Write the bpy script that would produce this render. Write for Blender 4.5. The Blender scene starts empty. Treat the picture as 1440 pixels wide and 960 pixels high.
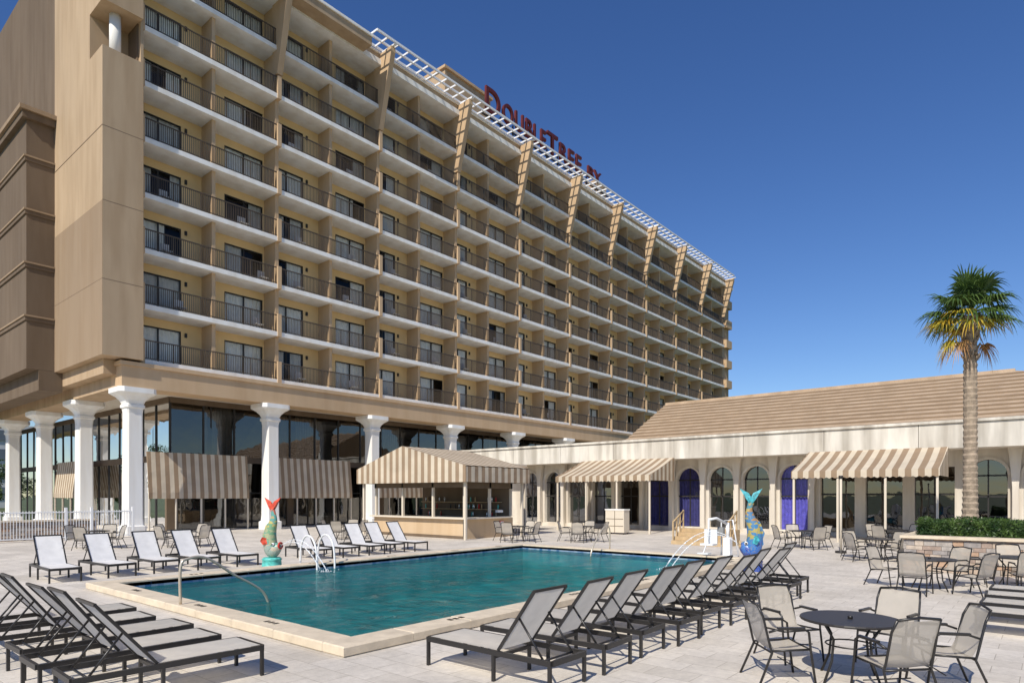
import bpy, math, random
from mathutils import Vector, Matrix, noise
random.seed(7)
R=math.radians
scene=bpy.context.scene
scene.view_settings.view_transform='Standard'
scene.view_settings.look='None'
scene.view_settings.exposure=0

# ---------------------------------------------------------------- materials
MATS={}
def newmat(name):
    m=bpy.data.materials.new(name); m.use_nodes=True
    nt=m.node_tree; b=nt.nodes['Principled BSDF']
    MATS[name]=m
    return m,nt,b
def stucco(name,col,var=0.12,scale=0.35,rough=0.85,bump=0.15,bscale=60,metal=0.0,streak=0.0,spec=0.3):
    m,nt,b=newmat(name); N=nt.nodes; L=nt.links
    tc=N.new('ShaderNodeTexCoord')
    n=N.new('ShaderNodeTexNoise'); n.inputs['Scale'].default_value=scale; n.inputs['Detail'].default_value=4
    n.inputs['Roughness'].default_value=0.65
    mp=N.new('ShaderNodeMapping')
    mp.inputs['Scale'].default_value=(1,1,0.35 if streak else 1)
    L.new(tc.outputs['Object'],mp.inputs[0]); L.new(mp.outputs[0],n.inputs['Vector'])
    cr=N.new('ShaderNodeValToRGB')
    cr.color_ramp.elements[0].position=0.3; cr.color_ramp.elements[1].position=0.7
    lo=[max(0,c*(1-var)) for c in col]; hi=[min(1,c*(1+var)) for c in col]
    cr.color_ramp.elements[0].color=(*lo,1); cr.color_ramp.elements[1].color=(*hi,1)
    L.new(n.outputs['Fac'],cr.inputs[0])
    out=cr.outputs[0]
    if streak:
        n3=N.new('ShaderNodeTexNoise'); n3.inputs['Scale'].default_value=1.6; n3.inputs['Detail'].default_value=4
        mp3=N.new('ShaderNodeMapping'); mp3.inputs['Scale'].default_value=(1,1,0.12)
        L.new(tc.outputs['Object'],mp3.inputs[0]); L.new(mp3.outputs[0],n3.inputs['Vector'])
        c3=N.new('ShaderNodeValToRGB'); c3.color_ramp.elements[0].position=0.35; c3.color_ramp.elements[1].position=0.6
        v=1-streak; c3.color_ramp.elements[0].color=(v,v*0.97,v*0.93,1); c3.color_ramp.elements[1].color=(1,1,1,1)
        L.new(n3.outputs['Fac'],c3.inputs[0])
        mx=N.new('ShaderNodeMixRGB'); mx.blend_type='MULTIPLY'; mx.inputs[0].default_value=1
        L.new(out,mx.inputs[1]); L.new(c3.outputs[0],mx.inputs[2]); out=mx.outputs[0]
    L.new(out,b.inputs['Base Color'])
    b.inputs['Roughness'].default_value=rough; b.inputs['Metallic'].default_value=metal
    b.inputs['Specular IOR Level'].default_value=spec
    if bump:
        n2=N.new('ShaderNodeTexNoise'); n2.inputs['Scale'].default_value=bscale; n2.inputs['Detail'].default_value=2
        L.new(tc.outputs['Object'],n2.inputs['Vector'])
        bp=N.new('ShaderNodeBump'); bp.inputs['Strength'].default_value=bump; bp.inputs['Distance'].default_value=0.01
        L.new(n2.outputs['Fac'],bp.inputs['Height']); L.new(bp.outputs[0],b.inputs['Normal'])
    return m
stucco('tan_stucco',(0.47,0.345,0.22),0.08,streak=0.12,bump=0)
stucco('balcony_tan',(0.56,0.40,0.245),0.07,streak=0.08,bump=0)
stucco('yellow_stucco',(0.80,0.58,0.30),0.08,bump=0)
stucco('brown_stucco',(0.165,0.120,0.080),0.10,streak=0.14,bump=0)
stucco('midbrown_trim_and_shade',(0.32,0.232,0.15),0.06,streak=0.08,bump=0)
stucco('joint_brown',(0.22,0.155,0.10),0.06,bump=0)
stucco('white_paint',(0.86,0.85,0.81),0.03,streak=0.10,bump=0)
stucco('white_metal',(0.80,0.80,0.79),0.02,rough=0.4,bump=0)
stucco('soffit',(0.62,0.56,0.47),0.05,bump=0)
stucco('concrete_fascia',(0.72,0.67,0.58),0.12,scale=0.8,streak=0.38,bump=0.3,bscale=25)
stucco('arcade_white',(0.66,0.60,0.51),0.08,scale=1.0,streak=0.20,bump=0.3,bscale=30)
stucco('rail_brown',(0.095,0.072,0.050),0.1,rough=0.5,bump=0)
stucco('black_metal',(0.022,0.020,0.019),0.15,rough=0.35,bump=0,spec=0.5)
stucco('dark_frame',(0.035,0.032,0.03),0.15,rough=0.4,bump=0)
stucco('roof_metal',(0.48,0.36,0.245),0.10,scale=1.2,rough=0.6,bump=0,streak=0.15)
stucco('roof_joint',(0.24,0.17,0.11),0.10,bump=0)
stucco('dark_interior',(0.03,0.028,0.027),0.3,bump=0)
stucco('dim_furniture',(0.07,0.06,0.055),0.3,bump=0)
stucco('curtain',(0.90,0.88,0.82),0.08,scale=4,bump=0)
stucco('curtain_dark',(0.62,0.60,0.56),0.12,scale=4,bump=0)
stucco('purple_curtain',(0.12,0.11,0.50),0.25,scale=5,bump=0)
stucco('navy_curtain',(0.045,0.045,0.17),0.3,scale=5,bump=0)
stucco('wood',(0.50,0.36,0.20),0.2,scale=4,bump=0.1)
stucco('cream_post',(0.66,0.58,0.46),0.06,bump=0)
stucco('bar_wall',(0.58,0.43,0.27),0.08,streak=.08,bump=0)
stucco('coping',(0.66,0.555,0.41),0.14,scale=3,bump=0.3,bscale=40,streak=0)
stucco('sign_red',(0.11,0.02,0.018),0.1,bump=0,rough=0.5)
stucco('brass_rail',(0.62,0.54,0.42),0.05,rough=0.3,bump=0,metal=0.5)
stucco('steel_rail',(0.80,0.80,0.79),0.04,rough=0.25,bump=0,metal=0.6)
stucco('grey_plastic',(0.28,0.28,0.27),0.1,rough=0.5,bump=0)
stucco('red_paint',(0.55,0.04,0.03),0.1,rough=0.5,bump=0)
stucco('tail_red',(0.60,0.08,0.04),0.5,scale=14,rough=0.4,bump=0)
stucco('tail_teal',(0.06,0.34,0.38),0.6,scale=14,rough=0.4,bump=0)
stucco('trunk',(0.34,0.265,0.19),0.35,scale=6,bump=0.9,bscale=18)
stucco('turquoise_base',(0.10,0.48,0.42),0.35,scale=9,bump=0.3,bscale=50,rough=0.4)
stucco('distant_wall',(0.62,0.62,0.60),0.06,bump=0)
stucco('distant_glass',(0.16,0.19,0.22),0.1,bump=0,rough=0.2)

def sling(name,col,alpha,tlf=.25,vmin=.88):
    m,nt,b=newmat(name); N=nt.nodes; L=nt.links
    tc=N.new('ShaderNodeTexCoord'); n=N.new('ShaderNodeTexNoise'); n.inputs['Scale'].default_value=5; n.inputs['Detail'].default_value=4
    L.new(tc.outputs['Object'],n.inputs['Vector'])
    cr=N.new('ShaderNodeValToRGB'); cr.color_ramp.elements[0].position=.3; cr.color_ramp.elements[1].position=.7
    cr.color_ramp.elements[0].color=(*[c*.88 for c in col],1); cr.color_ramp.elements[1].color=(*col,1)
    oi=N.new('ShaderNodeObjectInfo')
    L.new(n.outputs['Fac'],cr.inputs[0]); 
    hs=N.new('ShaderNodeHueSaturation'); mr=N.new('ShaderNodeMapRange'); mr.inputs['To Min'].default_value=vmin; mr.inputs['To Max'].default_value=1.04
    L.new(oi.outputs['Random'],mr.inputs['Value']); L.new(mr.outputs[0],hs.inputs['Value']); L.new(cr.outputs[0],hs.inputs['Color'])
    L.new(hs.outputs[0],b.inputs['Base Color']); b.inputs['Roughness'].default_value=.8
    tl=N.new('ShaderNodeBsdfTranslucent'); L.new(hs.outputs[0],tl.inputs['Color'])
    mx0=N.new('ShaderNodeMixShader'); mx0.inputs[0].default_value=tlf
    L.new(b.outputs[0],mx0.inputs[1]); L.new(tl.outputs[0],mx0.inputs[2])
    src=mx0.outputs[0]
    if alpha<1:
        tr=N.new('ShaderNodeBsdfTransparent')
        mx=N.new('ShaderNodeMixShader'); mx.inputs[0].default_value=alpha
        L.new(tr.outputs[0],mx.inputs[1]); L.new(src,mx.inputs[2]); src=mx.outputs[0]
    L.new(src,N['Material Output'].inputs['Surface'])
sling('sling_grey',(0.84,0.79,0.70),1,.48)
sling('sling_white',(0.94,0.92,0.89),1,.25,.96)
sling('sling_chair',(0.72,0.65,0.54),0.84,.4)

def glass(name,tint,refl,ior,bmp):
    m,nt,b=newmat(name); N=nt.nodes; L=nt.links; N.remove(b)
    tr=N.new('ShaderNodeBsdfTransparent'); tr.inputs[0].default_value=(*tint,1)
    gl=N.new('ShaderNodeBsdfGlossy'); gl.inputs['Roughness'].default_value=.015; gl.inputs['Color'].default_value=(.9,.92,.95,1)
    fr=N.new('ShaderNodeFresnel'); fr.inputs['IOR'].default_value=ior
    if bmp:
        tc=N.new('ShaderNodeTexCoord'); n=N.new('ShaderNodeTexNoise'); n.inputs['Scale'].default_value=.8
        L.new(tc.outputs['Object'],n.inputs['Vector'])
        bp=N.new('ShaderNodeBump'); bp.inputs['Strength'].default_value=.15; bp.inputs['Distance'].default_value=.05
        L.new(n.outputs['Fac'],bp.inputs['Height']); L.new(bp.outputs[0],gl.inputs['Normal'])
    ad=N.new('ShaderNodeMath'); ad.operation='ADD'; ad.inputs[1].default_value=refl; ad.use_clamp=True
    L.new(fr.outputs[0],ad.inputs[0])
    mx=N.new('ShaderNodeMixShader'); L.new(ad.outputs[0],mx.inputs[0]); L.new(tr.outputs[0],mx.inputs[1]); L.new(gl.outputs[0],mx.inputs[2])
    L.new(mx.outputs[0],N['Material Output'].inputs['Surface'])
glass('window_glass',(0.95,0.95,0.94),0.0,1.33,False)
glass('podium_glass',(0.32,0.32,0.31),0.08,1.6,True)

def stripes(name,axis,c1,c2,w):
    m,nt,b=newmat(name); N=nt.nodes; L=nt.links
    tc=N.new('ShaderNodeTexCoord'); sp=N.new('ShaderNodeSeparateXYZ'); L.new(tc.outputs['Object'],sp.inputs[0])
    src=sp.outputs[axis]
    d=N.new('ShaderNodeMath'); d.operation='DIVIDE'; d.inputs[1].default_value=w; L.new(src,d.inputs[0])
    f=N.new('ShaderNodeMath'); f.operation='FRACT'; L.new(d.outputs[0],f.inputs[0])
    g=N.new('ShaderNodeMath'); g.operation='GREATER_THAN'; g.inputs[1].default_value=.5; L.new(f.outputs[0],g.inputs[0])
    mx=N.new('ShaderNodeMixRGB'); mx.inputs[1].default_value=(*c1,1); mx.inputs[2].default_value=(*c2,1); L.new(g.outputs[0],mx.inputs[0])
    n=N.new('ShaderNodeTexNoise'); n.inputs['Scale'].default_value=1.3; n.inputs['Detail'].default_value=5; L.new(tc.outputs['Object'],n.inputs['Vector'])
    mr=N.new('ShaderNodeMapRange'); mr.inputs['To Min'].default_value=.72; mr.inputs['To Max'].default_value=1.15; L.new(n.outputs['Fac'],mr.inputs['Value'])
    m2=N.new('ShaderNodeMixRGB'); m2.blend_type='MULTIPLY'; m2.inputs[0].default_value=1; L.new(mx.outputs[0],m2.inputs[1]); L.new(mr.outputs[0],m2.inputs[2])
    L.new(m2.outputs[0],b.inputs['Base Color']); b.inputs['Roughness'].default_value=.8
    n2=N.new('ShaderNodeTexNoise'); n2.inputs['Scale'].default_value=1.1; n2.inputs['Detail'].default_value=2; L.new(tc.outputs['Object'],n2.inputs['Vector'])
    bp=N.new('ShaderNodeBump'); bp.inputs['Strength'].default_value=.6; bp.inputs['Distance'].default_value=.12
    L.new(n2.outputs['Fac'],bp.inputs['Height']); L.new(bp.outputs[0],b.inputs['Normal'])
CR=(0.62,0.53,0.40); TN=(0.32,0.225,0.14)
stripes('stripe_x','X',CR,TN,.5); stripes('stripe_y','Y',CR,TN,.5)

def pavers():
    m,nt,b=newmat('deck_pavers'); N=nt.nodes; L=nt.links
    tc=N.new('ShaderNodeTexCoord'); br=N.new('ShaderNodeTexBrick')
    mp=N.new('ShaderNodeMapping'); mp.inputs['Rotation'].default_value=(0,0,R(90))
    L.new(tc.outputs['Object'],mp.inputs[0]); L.new(mp.outputs[0],br.inputs['Vector'])
    br.inputs['Scale'].default_value=1; br.inputs['Brick Width'].default_value=.6; br.inputs['Row Height'].default_value=.4
    br.inputs['Mortar Size'].default_value=.005; br.inputs['Mortar Smooth'].default_value=.4; br.inputs['Bias'].default_value=0
    br.inputs['Color1'].default_value=(.73,.665,.575,1); br.inputs['Color2'].default_value=(.635,.575,.49,1); br.inputs['Mortar'].default_value=(.42,.37,.30,1)
    n=N.new('ShaderNodeTexNoise'); n.inputs['Scale'].default_value=.45; n.inputs['Detail'].default_value=9; n.inputs['Roughness'].default_value=.65
    L.new(tc.outputs['Object'],n.inputs['Vector'])
    mr=N.new('ShaderNodeMapRange'); mr.inputs['From Min'].default_value=.3; mr.inputs['From Max'].default_value=.7; mr.inputs['To Min'].default_value=.78; mr.inputs['To Max'].default_value=1.12
    L.new(n.outputs['Fac'],mr.inputs['Value'])
    mx=N.new('ShaderNodeMixRGB'); mx.blend_type='MULTIPLY'; mx.inputs[0].default_value=1
    L.new(br.outputs['Color'],mx.inputs[1]); L.new(mr.outputs[0],mx.inputs[2])
    n4=N.new('ShaderNodeTexNoise'); n4.inputs['Scale'].default_value=9; n4.inputs['Detail'].default_value=6; n4.inputs['Roughness'].default_value=.75
    L.new(tc.outputs['Object'],n4.inputs['Vector'])
    mr4=N.new('ShaderNodeMapRange'); mr4.inputs['From Min'].default_value=.3; mr4.inputs['From Max'].default_value=.7; mr4.inputs['To Min'].default_value=.84; mr4.inputs['To Max'].default_value=1.08
    L.new(n4.outputs['Fac'],mr4.inputs['Value'])
    mx4=N.new('ShaderNodeMixRGB'); mx4.blend_type='MULTIPLY'; mx4.inputs[0].default_value=1
    L.new(mx.outputs[0],mx4.inputs[1]); L.new(mr4.outputs[0],mx4.inputs[2]); L.new(mx4.outputs[0],b.inputs['Base Color'])
    b.inputs['Roughness'].default_value=.75; b.inputs['Specular IOR Level'].default_value=.25
    n2=N.new('ShaderNodeTexNoise'); n2.inputs['Scale'].default_value=35; n2.inputs['Detail'].default_value=3; L.new(tc.outputs['Object'],n2.inputs['Vector'])
    ma=N.new('ShaderNodeMath'); ma.operation='MULTIPLY_ADD'; ma.inputs[1].default_value=-1.0
    L.new(br.outputs['Fac'],ma.inputs[0]); L.new(n2.outputs['Fac'],ma.inputs[2])
    bp=N.new('ShaderNodeBump'); bp.inputs['Strength'].default_value=.4; bp.inputs['Distance'].default_value=.01
    L.new(ma.outputs[0],bp.inputs['Height']); L.new(bp.outputs[0],b.inputs['Normal'])
pavers()
stucco('ground_mat',(0.10,0.12,0.05),0.4,scale=.2,bump=.3)

def water():
    m,nt,b=newmat('pool_water'); N=nt.nodes; L=nt.links; N.remove(b)
    tc=N.new('ShaderNodeTexCoord')
    n=N.new('ShaderNodeTexNoise'); n.inputs['Scale'].default_value=1.7; n.inputs['Detail'].default_value=5; n.inputs['Roughness'].default_value=.62; n.inputs['Distortion'].default_value=1.0
    L.new(tc.outputs['Object'],n.inputs['Vector'])
    bp=N.new('ShaderNodeBump'); bp.inputs['Strength'].default_value=1.0; bp.inputs['Distance'].default_value=.25; L.new(n.outputs['Fac'],bp.inputs['Height'])
    tr=N.new('ShaderNodeBsdfTransparent'); tr.inputs[0].default_value=(.22,.66,.67,1)
    df=N.new('ShaderNodeBsdfDiffuse'); df.inputs[0].default_value=(.018,.22,.23,1)
    m1=N.new('ShaderNodeMixShader'); m1.inputs[0].default_value=.35; L.new(tr.outputs[0],m1.inputs[1]); L.new(df.outputs[0],m1.inputs[2])
    L.new(bp.outputs[0],df.inputs['Normal'])
    gl=N.new('ShaderNodeBsdfGlossy'); gl.inputs['Roughness'].default_value=.03; L.new(bp.outputs[0],gl.inputs['Normal'])
    fr=N.new('ShaderNodeFresnel'); fr.inputs['IOR'].default_value=1.36; L.new(bp.outputs[0],fr.inputs['Normal'])
    mf=N.new('ShaderNodeMath'); mf.operation='MINIMUM'; mf.inputs[1].default_value=.6; L.new(fr.outputs[0],mf.inputs[0])
    mx=N.new('ShaderNodeMixShader'); L.new(mf.outputs[0],mx.inputs[0]); L.new(m1.outputs[0],mx.inputs[1]); L.new(gl.outputs[0],mx.inputs[2])
    L.new(mx.outputs[0],N['Material Output'].inputs['Surface'])
    m,nt,b=newmat('pool_plaster_caustics'); N=nt.nodes; L=nt.links
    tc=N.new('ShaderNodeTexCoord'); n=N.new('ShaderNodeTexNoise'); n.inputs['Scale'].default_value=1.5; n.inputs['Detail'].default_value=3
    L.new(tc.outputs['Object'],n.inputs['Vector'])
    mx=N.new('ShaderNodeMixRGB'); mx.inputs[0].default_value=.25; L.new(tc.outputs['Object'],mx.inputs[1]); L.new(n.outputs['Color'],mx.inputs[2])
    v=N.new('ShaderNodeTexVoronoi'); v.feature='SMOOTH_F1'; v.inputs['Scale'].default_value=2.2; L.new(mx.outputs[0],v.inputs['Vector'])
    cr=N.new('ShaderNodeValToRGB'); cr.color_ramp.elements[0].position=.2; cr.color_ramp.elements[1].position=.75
    cr.color_ramp.elements[0].color=(.22,.54,.56,1); cr.color_ramp.elements[1].color=(.82,.97,.95,1)  # caustic light pattern painted into the plaster colour
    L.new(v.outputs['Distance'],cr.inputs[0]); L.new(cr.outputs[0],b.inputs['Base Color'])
    m,nt,b=newmat('blue_tile'); N=nt.nodes; L=nt.links
    tc=N.new('ShaderNodeTexCoord'); c=N.new('ShaderNodeTexVoronoi'); c.distance='CHEBYCHEV'; c.inputs['Scale'].default_value=7; c.inputs['Randomness'].default_value=0.1
    L.new(tc.outputs['Object'],c.inputs['Vector'])
    mx=N.new('ShaderNodeMixRGB'); mx.inputs[1].default_value=(.05,.13,.28,1); mx.inputs[2].default_value=(.30,.38,.46,1)
    sp=N.new('ShaderNodeSeparateXYZ'); L.new(c.outputs['Color'],sp.inputs[0]); L.new(sp.outputs[0],mx.inputs[0]); L.new(mx.outputs[0],b.inputs['Base Color']); b.inputs['Roughness'].default_value=.2
water()
def mosaic(name,cols):
    m,nt,b=newmat(name); N=nt.nodes; L=nt.links
    tc=N.new('ShaderNodeTexCoord'); v=N.new('ShaderNodeTexVoronoi'); v.inputs['Scale'].default_value=8; L.new(tc.outputs['Object'],v.inputs['Vector'])
    sp=N.new('ShaderNodeSeparateXYZ'); L.new(v.outputs['Color'],sp.inputs[0])
    sz=N.new('ShaderNodeSeparateXYZ'); L.new(tc.outputs['Object'],sz.inputs[0])
    mr=N.new('ShaderNodeMapRange'); mr.inputs['From Min'].default_value=.3; mr.inputs['From Max'].default_value=2.0; L.new(sz.outputs['Z'],mr.inputs['Value'])
    ma=N.new('ShaderNodeMath'); ma.operation='MULTIPLY_ADD'; ma.inputs[1].default_value=.26
    L.new(sp.outputs[0],ma.inputs[0]); 
    sb=N.new('ShaderNodeMath'); sb.operation='SUBTRACT'; sb.inputs[1].default_value=.13; L.new(mr.outputs[0],sb.inputs[0]); L.new(sb.outputs[0],ma.inputs[2])
    cr=N.new('ShaderNodeValToRGB'); cr.color_ramp.interpolation='CONSTANT'
    e=cr.color_ramp.elements
    e[0].position=0; e[0].color=(*cols[0],1); e[1].position=.999; e[1].color=(*cols[-1],1)
    for i,c in enumerate(cols[1:-1],1):
        x=e.new(i/(len(cols)-1)); x.color=(*c,1)
    L.new(ma.outputs[0],cr.inputs[0])
    v2=N.new('ShaderNodeTexVoronoi'); v2.feature='DISTANCE_TO_EDGE'; v2.inputs['Scale'].default_value=22; L.new(tc.outputs['Object'],v2.inputs['Vector'])
    g=N.new('ShaderNodeMath'); g.operation='GREATER_THAN'; g.inputs[1].default_value=.04; L.new(v2.outputs['Distance'],g.inputs[0])
    mx=N.new('ShaderNodeMixRGB'); mx.inputs[1].default_value=(.25,.23,.20,1); L.new(g.outputs[0],mx.inputs[0]); L.new(cr.outputs[0],mx.inputs[2])
    L.new(mx.outputs[0],b.inputs['Base Color']); b.inputs['Roughness'].default_value=.35
mosaic('mosaic_a',[(.30,.40,.34),(.50,.42,.30),(.06,.34,.28),(.38,.42,.22),(.16,.36,.18),(.55,.45,.12),(.08,.36,.30),(.50,.34,.12),(.60,.12,.05),(.60,.06,.04)])
mosaic('mosaic_b',[(.01,.06,.34),(.02,.14,.48),(.02,.18,.50),(.03,.20,.42),(.45,.36,.08),(.05,.20,.38),(.42,.22,.07),(.50,.38,.10),(.06,.26,.32),(.26,.08,.12)])
def leafmat(name,c1,c2,tl=.3):
    m,nt,b=newmat(name); N=nt.nodes; L=nt.links
    g=N.new('ShaderNodeTexCoord'); n=N.new('ShaderNodeTexNoise'); n.inputs['Scale'].default_value=3; n.inputs['Detail'].default_value=3; L.new(g.outputs['Object'],n.inputs['Vector'])
    cr=N.new('ShaderNodeValToRGB'); cr.color_ramp.elements[0].position=.35; cr.color_ramp.elements[1].position=.65
    cr.color_ramp.elements[0].color=(*c1,1); cr.color_ramp.elements[1].color=(*c2,1); L.new(n.outputs['Fac'],cr.inputs[0])
    L.new(cr.outputs[0],b.inputs['Base Color']); b.inputs['Roughness'].default_value=.45
    t=N.new('ShaderNodeBsdfTranslucent'); L.new(cr.outputs[0],t.inputs[0])
    mx=N.new('ShaderNodeMixShader'); mx.inputs[0].default_value=tl; L.new(b.outputs[0],mx.inputs[1]); L.new(t.outputs[0],mx.inputs[2]); L.new(mx.outputs[0],N['Material Output'].inputs['Surface'])
leafmat('palm_leaf',(.045,.095,.022),(.13,.20,.04),.35)
leafmat('palm_yellow',(.66,.42,.03),(.42,.40,.05),.35)
leafmat('palm_dead',(.40,.20,.08),(.50,.30,.12))
leafmat('hedge_leaf',(.03,.07,.018),(.11,.18,.04))
leafmat('tree_leaf',(.04,.075,.02),(.09,.14,.035))
STN=[]
for i,c in enumerate([(.42,.33,.25),(.33,.25,.20),(.48,.40,.32),(.30,.27,.25),(.45,.30,.20),(.38,.34,.30)]):
    stucco('stone_%d'%i,c,.25,scale=6,bump=.8,bscale=25); STN.append('stone_%d'%i)
m,nt,b=newmat('water_spray'); b.inputs['Base Color'].default_value=(.92,.94,.96,1); b.inputs['Roughness'].default_value=.15
tr=nt.nodes.new('ShaderNodeBsdfTransparent'); mx=nt.nodes.new('ShaderNodeMixShader')
n=nt.nodes.new('ShaderNodeTexNoise'); n.inputs['Scale'].default_value=18
mr=nt.nodes.new('ShaderNodeMapRange'); mr.inputs['From Min'].default_value=.35; mr.inputs['From Max'].default_value=.65; mr.inputs['To Min'].default_value=.1
tc=nt.nodes.new('ShaderNodeTexCoord'); nt.links.new(tc.outputs['Object'],n.inputs['Vector']); nt.links.new(n.outputs['Fac'],mr.inputs['Value'])
nt.links.new(mr.outputs[0],mx.inputs[0]); nt.links.new(tr.outputs[0],mx.inputs[1]); nt.links.new(b.outputs[0],mx.inputs[2]); nt.links.new(mx.outputs[0],nt.nodes['Material Output'].inputs['Surface'])

# ---------------------------------------------------------------- mesh builder
class MB:
    def __init__(s): s.v=[];s.f=[];s.m=[];s.names=[];s.sm=[]
    def mi(s,n):
        if n not in s.names: s.names.append(n)
        return s.names.index(n)
    def add(s,vs,fs,mat,smooth=False):
        o=len(s.v); k=s.mi(mat); s.v+= [tuple(v) for v in vs]
        for f in fs: s.f.append(tuple(i+o for i in f)); s.m.append(k); s.sm.append(smooth)
    def box(s,x0,x1,y0,y1,z0,z1,mat):
        if x0>x1:x0,x1=x1,x0
        if y0>y1:y0,y1=y1,y0
        if z0>z1:z0,z1=z1,z0
        s.add([(x0,y0,z0),(x1,y0,z0),(x1,y1,z0),(x0,y1,z0),(x0,y0,z1),(x1,y0,z1),(x1,y1,z1),(x0,y1,z1)],
              [(0,3,2,1),(4,5,6,7),(0,1,5,4),(1,2,6,5),(2,3,7,6),(3,0,4,7)],mat)
    def quad(s,a,b,c,d,mat): s.add([a,b,c,d],[(0,1,2,3)],mat)
    def rings(s,rs,mat,cap=True,smooth=True):
        n=len(rs[0]); vs=[p for r in rs for p in r]; fs=[]
        for i in range(len(rs)-1):
            for j in range(n):
                k=(j+1)%n
                fs.append((i*n+j,i*n+k,(i+1)*n+k,(i+1)*n+j))
        if cap: fs.append(tuple(range(n))[::-1]); fs.append(tuple((len(rs)-1)*n+j for j in range(n)))
        s.add(vs,fs,mat,smooth)
    def tube(s,pts,r,mat,n=6,smooth=True,flat=1.0):
        pts=[Vector(p) for p in pts]
        rr=r if isinstance(r,(list,tuple)) else [r]*len(pts)
        rs=[]
        up=None
        for i,p in enumerate(pts):
            t=(pts[min(i+1,len(pts)-1)]-pts[max(i-1,0)]).normalized()
            if up is None:
                up=Vector((0,0,1)) if abs(t.z)<.9 else Vector((1,0,0))
            x=t.cross(up)
            if x.length<1e-4: x=t.cross(Vector((0,1,0)))
            x.normalize(); y=x.cross(t).normalized(); up=y
            rs.append([p+x*math.cos(2*math.pi*(j+.5)/n)*rr[i]*flat+y*math.sin(2*math.pi*(j+.5)/n)*rr[i] for j in range(n)])
        s.rings(rs,mat,True,smooth)
    def prism(s,poly,axis,a0,a1,mat):
        def P(p,a):
            return (a,p[0],p[1]) if axis=='x' else (p[0],a,p[1]) if axis=='y' else (p[0],p[1],a)
        n=len(poly)
        vs=[P(p,a0) for p in poly]+[P(p,a1) for p in poly]
        fs=[tuple(range(n)),tuple(range(n,2*n))[::-1]]+[(i,i+n,(i+1)%n+n,(i+1)%n) for i in range(n)]
        s.add(vs,fs,mat)
    def mesh(s,name):
        me=bpy.data.meshes.new(name); me.from_pydata(s.v,[],s.f)
        for n in s.names: me.materials.append(MATS[n])
        me.polygons.foreach_set('material_index',s.m); me.polygons.foreach_set('use_smooth',s.sm)
        me.update(); return me
    def obj(s,name,parent=None,loc=(0,0,0),rot=0):
        o=bpy.data.objects.new(name,s.mesh(name)); scene.collection.objects.link(o)
        o.location=loc; o.rotation_euler=(0,0,rot)
        if parent: o.parent=parent
        return o
def place(me,name,loc,rot=0,parent=None):
    o=bpy.data.objects.new(name,me); scene.collection.objects.link(o); o.location=loc; o.rotation_euler=(0,0,rot)
    if parent:o.parent=parent
    return o
def empty(name,loc=(0,0,0)):
    o=bpy.data.objects.new(name,None); scene.collection.objects.link(o); o.location=loc; return o

# ---------------------------------------------------------------- ground, deck, pool
PX0,PX1,PY0,PY1=5.75,21.0,7.85,16.95
CW=.5
g=MB()
E=1500
def ringrect(mb,ox0,ox1,oy0,oy1,ix0,ix1,iy0,iy1,z,mat):
    mb.quad((ox0,oy0,z),(ox1,oy0,z),(ox1,iy0,z),(ox0,iy0,z),mat)
    mb.quad((ox0,iy1,z),(ox1,iy1,z),(ox1,oy1,z),(ox0,oy1,z),mat)
    mb.quad((ox0,iy0,z),(ix0,iy0,z),(ix0,iy1,z),(ox0,iy1,z),mat)
    mb.quad((ix1,iy0,z),(ox1,iy0,z),(ox1,iy1,z),(ix1,iy1,z),mat)
ringrect(g,-E,E,-E,E,PX0,PX1,PY0,PY1,-.012,'ground_mat'); g.obj('ground')
g=MB(); ringrect(g,-12,62,-20,66,PX0-.1,PX1+.1,PY0-.1,PY1+.1,0,'deck_pavers'); g.obj('pool_deck_pavement')
pool=empty('swimming_pool')
g=MB()
t=.15
def cop(x0,x1,y0,y1):
    j=random.uniform(-.003,.003); zt_=t+j; e=.018
    g.add([(x0,y0,.02),(x1,y0,.02),(x1,y1,.02),(x0,y1,.02),(x0,y0,zt_-e),(x1,y0,zt_-e),(x1,y1,zt_-e),(x0,y1,zt_-e),
           (x0+e,y0+e,zt_),(x1-e,y0+e,zt_),(x1-e,y1-e,zt_),(x0+e,y1-e,zt_)],
          [(0,1,5,4),(1,2,6,5),(2,3,7,6),(3,0,4,7),(4,5,9,8),(5,6,10,9),(6,7,11,10),(7,4,8,11),(8,9,10,11)],'coping')
for (x0,x1,y0,y1) in [(PX0-CW,PX1+CW,PY0-CW,PY0),(PX0-CW,PX1+CW,PY1,PY1+CW),(PX0-CW,PX0,PY0,PY1),(PX1,PX1+CW,PY0,PY1)]:
    L_=x1-x0 if (x1-x0)>(y1-y0) else y1-y0
    n=int(L_/1.2)
    for i in range(n):
        if (x1-x0)>(y1-y0): cop(x0+L_*i/n+.003,x0+L_*(i+1)/n-.003,y0,y1)
        else: cop(x0,x1,y0+L_*i/n+.003,y0+L_*(i+1)/n-.003)
g.box(PX0-CW+.02,PX1+CW-.02,PY0-CW+.02,PY0-.01,-.2,.12,'coping'); g.box(PX0-CW+.02,PX1+CW-.02,PY1+.01,PY1+CW-.02,-.2,.12,'coping')
g.box(PX0-CW+.02,PX0-.01,PY0-.01,PY1+.01,-.2,.12,'coping'); g.box(PX1+.01,PX1+CW-.02,PY0-.01,PY1+.01,-.2,.12,'coping')
g.obj('coping',pool)
g=MB()
ZW=-.03
g.quad((PX0,PY0,-1.3),(PX1,PY0,-1.3),(PX1,PY1,-1.3),(PX0,PY1,-1.3),'pool_plaster_caustics')
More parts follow.
